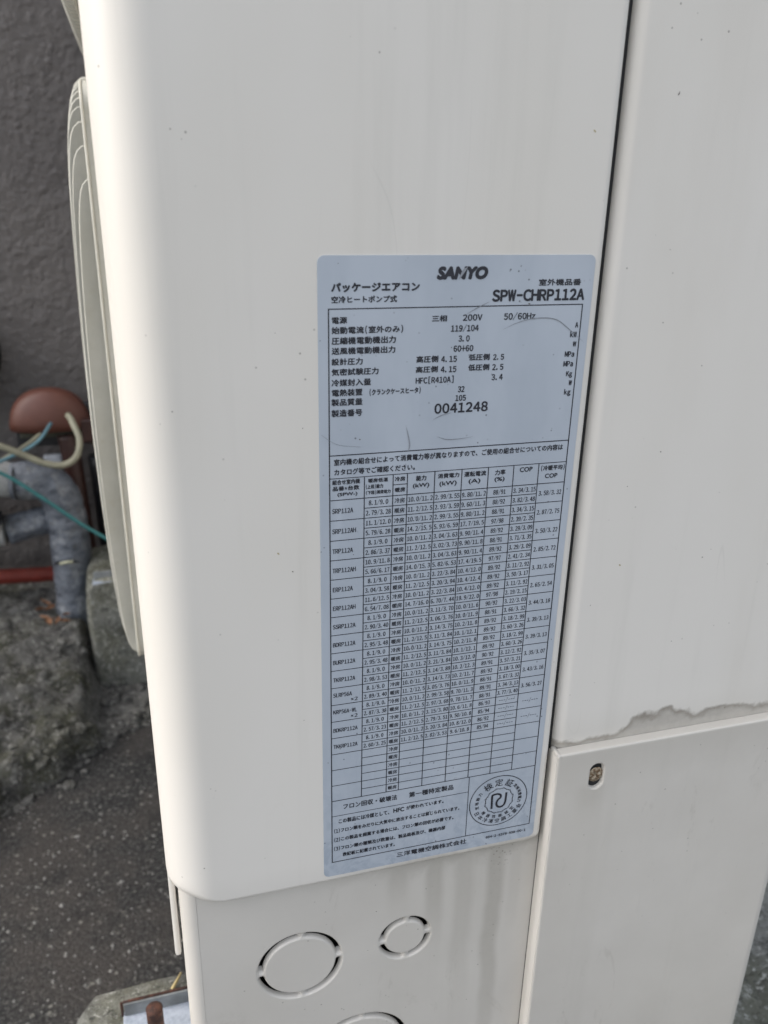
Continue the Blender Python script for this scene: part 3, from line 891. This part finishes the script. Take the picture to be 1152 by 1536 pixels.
# ruled lines
g = G(); gv = G()
def hl(x0, x1, z, w_=0.3): g.add([(x0, -0.32, z - w_ / 2), (x1, -0.32, z - w_ / 2), (x1, -0.32, z + w_ / 2), (x0, -0.32, z + w_ / 2)], [(0, 1, 2, 3)])
def vl(x, z0, z1, w_=0.3): g.add([(x - w_ / 2, -0.34, z0), (x + w_ / 2, -0.34, z0), (x + w_ / 2, -0.34, z1), (x - w_ / 2, -0.34, z1)], [(0, 1, 2, 3)])
FB = -252.2
hl(-0.2, 100.2, 0, 0.42); hl(-0.2, 100.2, FB, 0.42); vl(0, FB, 0, 0.45); vl(100, FB, 0, 0.45)
hl(0, 100, -54.4, 0.42); hl(0, 100, -63.6, 0.32)
TB = H0 - 17 * RP
hl(0, 100, H0, 0.36); hl(0, 100, TB, 0.38); hl(C0[2], C0[3], -67.9, 0.34)
for c in C0[1:-1]: vl(c, TB, -63.6, 0.38)
for i in range(17):
    zt = H0 - RP * i
    hl(C0[1], C0[8], zt - RP / 2, 0.33)
    if i < 16: hl(0, 100, zt - RP, 0.33)
hl(0, 66.2, -225.6, 0.3); vl(66.2, FB, TB, 0.32)
g.mk('ruled_lines', M['ink'], lab)

def stroke(g, pts, w_, y=YT, sub=8, closed=False):
    P = [Vector((a, b)) for a, b in pts]
    if sub and len(P) > 2:
        E = [P[0] * 2 - P[1]] + P + [P[-1] * 2 - P[-2]]; Q = []
        for i in range(1, len(E) - 2):
            for k in range(sub):
                t = k / sub; a, b, c, d = E[i - 1:i + 3]
                Q.append(0.5 * ((2 * b) + (c - a) * t + (2 * a - 5 * b + 4 * c - d) * t * t + (3 * b - a - 3 * c + d) * t ** 3))
        P = Q + [P[-1]]
    n = len(P); vs = []
    for i in range(n):
        a = P[(i - 1) % n] if closed or i else P[0]; b = P[(i + 1) % n] if closed or i < n - 1 else P[-1]
        d = (b - a).normalized(); q = Vector((-d.y, d.x)) * (w_(i / (n - 1)) if callable(w_) else w_) / 2
        vs += [(P[i].x + q.x, y, P[i].y + q.y), (P[i].x - q.x, y, P[i].y - q.y)]
    m = n if closed else n - 1
    g.add(vs, [(2 * i, 2 * i + 1, (2 * i + 3) % (2 * n), (2 * i + 2) % (2 * n)) for i in range(m)])
# certification seal
g = G(); sx, sz = 82.2, -234.2
stroke(g, [(sx + 14.9 * math.cos(math.tau * k / 72), sz + 14.6 * math.sin(math.tau * k / 72)) for k in range(72)], 0.42, sub=0, closed=True)
stroke(g, [(sx + .3 + (7.7 if k % 2 else 6.8) * math.cos(math.tau * k / 24), sz + (7.7 if k % 2 else 6.8) * math.sin(math.tau * k / 24)) for k in range(24)], 0.25, sub=0, closed=True)
stroke(g, [(sx + .3 + (7.0 if k % 2 else 7.3) * math.cos(math.tau * (k + .5) / 24), sz + (7.0 if k % 2 else 7.3) * math.sin(math.tau * (k + .5) / 24)) for k in range(24)], 0.2, sub=0, closed=True)
stroke(g, [(78.9, -238.5), (78.8, -234), (78.8, -230.9), (79.3, -230.3), (81.5, -230.1), (83.1, -231.0), (83.2, -232.5), (81.9, -233.7), (81.3, -235.2), (81.6, -237.1), (83.1, -238.2), (84.9, -237.6), (85.8, -235.8), (86.0, -233), (86.1, -230.0)], 1.05, sub=6)
def ring(s, R_, a0, a1, size, inward=False, bold=0.02):
    for i, c in enumerate(s):
        a = math.radians(a0 + (a1 - a0) * (i / (len(s) - 1)))
        cx, cz = sx + R_ * math.cos(a), sz + R_ * math.sin(a) * 0.98
        rot_ = a - math.pi / 2 if not inward else a + math.pi / 2
        ca, sa = math.cos(rot_), math.sin(rot_)
        put(g, (c, 0), lambda p, q: (cx + (p - .5) * size * ca - (q - .36) * size * sa, YT, cz + (p - .5) * size * sa + (q - .36) * size * ca))
ring('検定証', 10.9, 122, 62, 4.4)
ring('定格能力', 11.2, 192, 150, 2.0)
ring('定格消費電力', 11.2, 42, -12, 2.0)
ring('機器性能検定', 9.6, 219, 320, 2.1, True)
ring('日本冷凍空調工業会', 12.4, 208, 333, 2.7, True)
g.mk('certification_seal', M['ink'], lab)
# scuffs on the film
g = G(); tp = lambda t: 0.32 * math.sin(math.pi * min(1, t * 1.0)) + 0.05
def neg(l): return [(a, -b) for a, b in l]
for pts_, w_ in (([(67.2, 8.9), (73.2, 6.4), (80.5, 4.9), (89.1, 5.5), (96.1, 10.0), (102.2, 14.6)], tp), ([(52.3, 2.8), (56.4, .6), (61.2, -1.6)], tp),
                 ([(40.7, 42.6), (44, 41.0), (48.4, 40.0)], tp), ([(42.7, 49.3), (46.7, 50.7), (52.1, 50.8), (57.9, 50.2)], tp), ([(48.6, -9.6), (50.4, -12.7), (51.9, -14.1)], lambda t: 1.1 * math.sin(math.pi * t)),
                 ([(29.9, 43.9), (31.6, 51.4), (31.0, 55.1)], lambda t: 0.5 * math.sin(math.pi * t)), ([(-3, 46), (3, 50), (12, 51.5)], lambda t: 0.14)):
    g = G(); stroke(g, neg(pts_), w_, y=-0.47); g.mk('scuff_mark', M['ink_grey'], lab)

# paint chips and fly specks on the casing: nobody could count them
g = G()
def speck(x, z, y, r, st=1.0, an=0.0):
    n = 7; ca, sa = math.cos(an), math.sin(an); b = []
    for k in range(n):
        a = math.tau * k / n; q = r * random.uniform(0.6, 1.2); u, v = q * math.cos(a), q * st * math.sin(a)
        b.append((x + u * ca - v * sa, y, z + u * sa + v * ca))
    g.add(b, [tuple(range(n))])
for x, z, y, r, st, an in ((130.8, 74.2, .5, .28, 3.2, -0.35), (137.3, -8, .5, .3, 1, 0), (-15, -101, -.1, .3, 1, 0), (-10, -43, -.1, .25, 1, 0), (136, 20, .5, .2, 1, 0)):
    speck(x, z, y, r, st, an)
for k in range(70):
    x = random.uniform(-50, 250); z = random.uniform(-450, 140)
    if x < 104: y = -0.08 if z > -255 else YP - 0.08
    elif x < 116: continue
    else: y = 0.5 if z > -205 else CY - 0.08
    if -8 < x < 106 and -262 < z < 20: y = -0.37
    if z < -210 and x > 250: continue
    speck(x, z, y, random.choice((.12, .16, .2, .26)), random.uniform(.8, 1.8), random.uniform(0, 3))
g.mk('fly_specks', flat('speck_dirt', (0.09, 0.075, 0.06), 0.7), ac, kind='stuff')
chipm = flat('chip_edge', (0.40, 0.34, 0.2), 0.7)
for x, z in ((-20.5, -92.7), (98, 60.6), (132.4, -114.8)):
    g = G(); speck(x, z, -0.07 if x < 105 else .5, 0.45, 1.7, 0.8); g.mk('paint_chip', chipm, ac)

# ================================================================== PIPES AND WIRES BEHIND
def tagt(o, label, cat, group=None):
    o['label'] = label; o['category'] = cat
    if group: o['group'] = group
    return o
# brown entrance cap on its stand pipe
t = thing('pipe_entrance_cap', 'reddish brown half-dome cap on a pipe with wires coming out below', 'pipe cap', (-190, 990, -560))
cx, cy, cz = -211, 985, -297
g = G(); vs = []; fs = []; nu, nv = 32, 14
for j in range(nv + 1):
    ph = math.pi / 2 * j / nv
    for i in range(nu + 1):
        th = math.pi * i / nu                      # half dome, its flat back to the wall, open below
        w_ = math.cos(ph) ** 0.9
        vs.append((cx + 57 * math.cos(th) * w_, cy + 20 - 36 * max(0, math.sin(th)) ** 0.7 * (0.35 + 0.65 * w_), cz + 55 * math.sin(ph) ** 0.92))
for j in range(nv):
    for i in range(nu):
        a = j * (nu + 1) + i; fs.append((a, a + 1, a + nu + 2, a + nu + 1))
g.add(vs, fs)
rim = [(cx + 58 * math.cos(math.pi * i / nu), cy + 20 - 37.5 * max(0, math.sin(math.pi * i / nu)) ** 0.7) for i in range(nu + 1)]
m = len(rim)
g.add([(x, y, cz + 7) for x, y in rim] + [(x, y, cz - 5) for x, y in rim] + [(x * .95 + cx * .05, y * .95 + (cy + 20) * .05, cz - 5) for x, y in rim], [(k, k + 1, m + k + 1, m + k) for k in range(m - 1)] + [(m + k, m + k + 1, 2 * m + k + 1, 2 * m + k) for k in range(m - 1)])
g.mk('dome', M['brown'], t, True)
g = G(); g.box(cx - 50, cx + 64, cy + 14, cy + 26, cz - 34, cz + 30, 3); g.mk('back_plate', M['black'], t)
g = G(); g.box(cx + 44, cx + 68, cy - 10, cy + 14, cz - 26, cz + 10, 3); g.mk('side_catch', M['brown_dark'], t)
g = G(); g.box(cx - 44, cx + 44, cy + 4, cy + 13.8, cz - 18, cz - 6, 2); g.mk('clamp_bar', flat('dark_underside', (0.045, 0.045, 0.033), 0.8), t)  # near-black olive bar under the dome
g = G(); g.tube([(-190, 992, -312), (-186, 990, -360), (-178, 985, -560), (-175, 985, -600)], 14, 20); g.mk('stand_pipe', M['brown_dark'], t, True)

# grey lagged pipe: comes from the left, turns down
t = thing('lagged_pipe', 'thick grey taped pipe bending down to the mossy concrete', 'insulated pipe', (-200, 940, -600))
def wr(i, p): return 1.5 * noise.noise(Vector((p.x, p.y, p.z)) * 0.05) + 0.7 * math.sin((p.z + p.x * 0.4) * 0.55)
g = G(); g.tube([(-1300, 960, -335), (-700, 955, -340), (-420, 950, -345), (-330, 950, -352), (-262, 948, -366)], 27, 24, wav=wr); g.mk('pale_wrapped_run', M['pale_tape'], t, True, label='pale grey wrapped run')
g = G(); g.tube([(-268, 947, -365), (-230, 945, -368), (-207, 944, -388), (-200, 944, -430), (-200, 943, -500), (-203, 942, -560), (-208, 938, -606)], 28, 26, wav=wr); g.mk('bend', M['lagging'], t, True)
g = G(); g.tube([(-222, 922, -492), (-205, 912, -486), (-188, 917, -490)], (2.6, 1.4), 8); g.mk('tape_split', M['black'], t, True)
g = G(); g.tube([(-214, 914, -489.5), (-205, 911, -486.5), (-196, 913, -488)], 2.4, 8); g.mk('foam_showing', flat('foam', (0.42, 0.42, 0.30), 0.8), t, True)
g = G(); g.tube([(-262, 948, -339), (-262, 920, -350), (-262, 920, -380), (-262, 946, -393)], 1.5, 8); g.mk('seam', M['black'], t, True)
t = thing('lagged_branch_pipe', 'short grey taped pipe lying behind the thick grey bend', 'insulated pipe', (-300, 975, -450))
g = G(); g.tube([(-1300, 965, -455), (-700, 960, -456), (-430, 955, -452), (-330, 952, -446), (-288, 950, -444)], 22, 22, wav=wr); g.mk('left_length', M['pale_tape'], t, True)
g = G(); g.tube([(-286, 952, -444), (-240, 960, -437), (-190, 974, -436)], 22, 22, wav=wr); g.mk('right_length', M['lagging'], t, True)

g = G(); g.tube([(-1240, 1010, -540), (-980, 1010, -544), (-720, 1010, -543), (-460, 1010, -545), (-380, 1012, -543), (-260, 1014, -549), (-170, 1016, -552)], 12, 16, sub=130, wav=lambda i, p: 1.6 * math.sin(p.x * 1.5))
tagt(g.mk('corrugated_conduit', M['red'], None, True), 'red corrugated conduit running along the wall to the grey pipe', 'conduit')
g = G(); g.tube([(-800, 945, -375), (-620, 940, -380), (-450, 935, -385), (-350, 930, -395), (-312, 928, -404), (-292, 930, -424)], 15, 16, sub=60, wav=lambda i, p: 1.8 * math.sin(p.x * 0.9))
tagt(g.mk('black_sleeve', M['black'], None, True), 'black spiral sleeve between the two grey pipes at the left edge', 'cable sleeve')
g = G(); g.tube([(-1300, 900, -170), (-800, 895, -225), (-420, 890, -255), (-320, 892, -275), (-268, 895, -297), (-245, 896, -309), (-215, 897, -326), (-190, 898, -331), (-172, 905, -322), (-167, 925, -303), (-176, 950, -282), (-182, 965, -276)], 4.6, 12)
tagt(g.mk('beige_cable', M['beige'], None, True), 'beige cable looping out from under the brown cap', 'cable')
g = G(); g.tube([(-1300, 900, -350), (-800, 900, -355), (-420, 900, -345), (-300, 905, -330), (-262, 915, -318), (-236, 935, -307), (-222, 955, -300)], 3.0, 10)
tagt(g.mk('beige_wire', M['beige'], None, True), 'thin pale wire leaving the brown cap at its left side', 'wire')
g = G(); g.tube([(-1300, 905, -330), (-800, 905, -336), (-420, 900, -330), (-300, 900, -325), (-262, 905, -318), (-225, 925, -304), (-205, 955, -284)], 2.5, 10)
tagt(g.mk('blue_wire', M['blue'], None, True), 'pale blue wire hanging from the middle of the brown cap', 'wire')
g = G(); g.tube([(-1300, 860, -180), (-800, 865, -235), (-420, 870, -285), (-320, 876, -310), (-270, 880, -331), (-224, 880, -369), (-176, 880, -414), (-142, 880, -442), (-110, 880, -470), (-60, 890, -500), (40, 930, -560)], 2.7, 10)
tagt(g.mk('teal_wire', M['teal'], None, True), 'teal wire slanting down across the grey pipe', 'wire')
g = G(); g.box(-228, -203, 1000, 1012, -361, -347, 2); tagt(g.mk('mounting_strip', M['white'], None), 'short pale plastic strip behind the beige cable', 'plastic strip')
# added black dome standing in for soft shade on the far left wall
t = thing('shade_dome', 'added black dome standing in for soft shade on the wall at the left edge', 'shade stand-in', (-350, 1099, -230))
g = G(); g.lathe((-372, 1099, -200), [(86, 0), (84, -40), (72, -80), (48, -104), (20, -114), (0.01, -116)], 'y', 36); g.mk('shade_dome_shell', M['black'], t, True)
g = G(); g.lathe((-372, 1098, -200), [(92, 0), (92, -6), (84, -7)], 'y', 36); g.mk('shade_dome_rim', M['black'], t, True)
# black upright tube behind the lagged pipe
g = G(); g.tube([(-140, 1000, -350), (-138, 1000, -450), (-138, 1002, -585)], 24, 18); tagt(g.mk('black_drain_hose', M['black'], None, True), 'black drain hose standing between the grey pipe and the fan guard', 'hose')
g = G(); g.tube([(-178, 1040, -330), (-150, 1040, -345), (-100, 1040, -368)], 3.0, 8); tagt(g.mk('olive_wire', flat('olive_wire_skin', (0.14, 0.13, 0.07), 0.6), None, True), 'dark olive wire running right behind the brown stand pipe', 'wire')

# dry leaves at the foot of the pipe
for k in range(9):
    x = -232 + random.uniform(-26, 22); y = 915 + random.uniform(-26, 22); z = apron_h(x, y) + 5 + random.uniform(0, 7)
    a = random.uniform(0, 6.28); L = random.uniform(8, 15); W = L * random.uniform(.3, .5); tl = random.uniform(-.5, .5)
    vs = []; fs = []
    for i in range(5):
        t_ = i / 4; hw = W * math.sin(math.pi * (0.08 + 0.84 * t_))
        for s_ in (-1, 0, 1):
            u, v_ = (t_ - .5) * 2 * L, s_ * hw
            vs.append((x + u * math.cos(a) - v_ * math.sin(a), y + u * math.sin(a) + v_ * math.cos(a), z + abs(s_) * 2.5 + 4 * (t_ - .5) ** 2 + u * tl))
    for i in range(4):
        for s_ in range(2):
            q = i * 3 + s_; fs.append((q, q + 1, q + 4, q + 3))
    o = mk('dry_leaf', vs, fs, M['leaf'], None, True)
    tagt(o, 'curled brown dry leaf in the small heap at the foot of the grey pipe', 'leaf', 'dry leaves at the foot of the grey pipe')
g = G(); g.tube([(-84, 158, -498.5), (-80, 163, -496.5), (-77, 169, -497.5)], (1.3, 0.8), 8); tagt(g.mk('straw_leaf', M['straw'], None, True), 'yellow straw-like leaf lying on the front concrete block', 'leaf')
# rubble along the broken slope
g = G()
for k in range(620):
    x = random.uniform(-470, -96); yb = 602 + (x + 283) * 0.93 if x < -113 else 760
    y = yb + random.choice((random.gauss(6, 14), random.uniform(-10, 210)))
    z = max(-680, apron_h(x, y)); r = random.choice((2, 3, 3, 4, 6, 9)) * random.uniform(.7, 1.25)
    bm = bmesh.new(); bmesh.ops.create_icosphere(bm, subdivisions=1, radius=r)
    sq = (random.uniform(.7, 1.3), random.uniform(.6, 1.2), random.uniform(.4, .8)); an = Matrix.Rotation(random.uniform(0, 6), 3, 'Z') @ Matrix.Rotation(random.uniform(-.4, .4), 3, 'X')
    for p in bm.verts:
        q = Vector((p.co.x * sq[0], p.co.y * sq[1], p.co.z * sq[2])) * random.uniform(.75, 1.15)
        p.co = an @ q + Vector((x, y, z + r * 0.1))
    g.bm(bm)
g.mk('rubble', M['mossy'], None, kind='stuff')
# loose grit
g = G()
for k in range(900):
    x = random.uniform(-420, -40); y = random.uniform(120, 620)
    z = max(-680, apron_h(x, y)) if y > 380 else -680
    r = random.choice((1.0, 1.4, 1.8, 2.6)) * random.uniform(.7, 1.2)
    b = [(x + r * random.uniform(.7, 1.2) * dx, y + r * random.uniform(.7, 1.2) * dy, z + r * random.uniform(.5, .9) * dz) for dx, dy, dz in ((1, 0, 0), (0, 1, 0), (-1, 0, 0), (0, -1, 0), (0, 0, 1.2), (0, 0, -.6))]
    g.add(b, [(0, 1, 4), (1, 2, 4), (2, 3, 4), (3, 0, 4), (1, 0, 5), (2, 1, 5), (3, 2, 5), (0, 3, 5)])
g.mk('loose_grit', flat('grit', (0.17, 0.165, 0.15), 0.8, var=0.5, scale=80), None, kind='stuff')

for o in bpy.data.objects:
    for k in ('_w', '_o'):
        if k in o.keys(): del o[k]
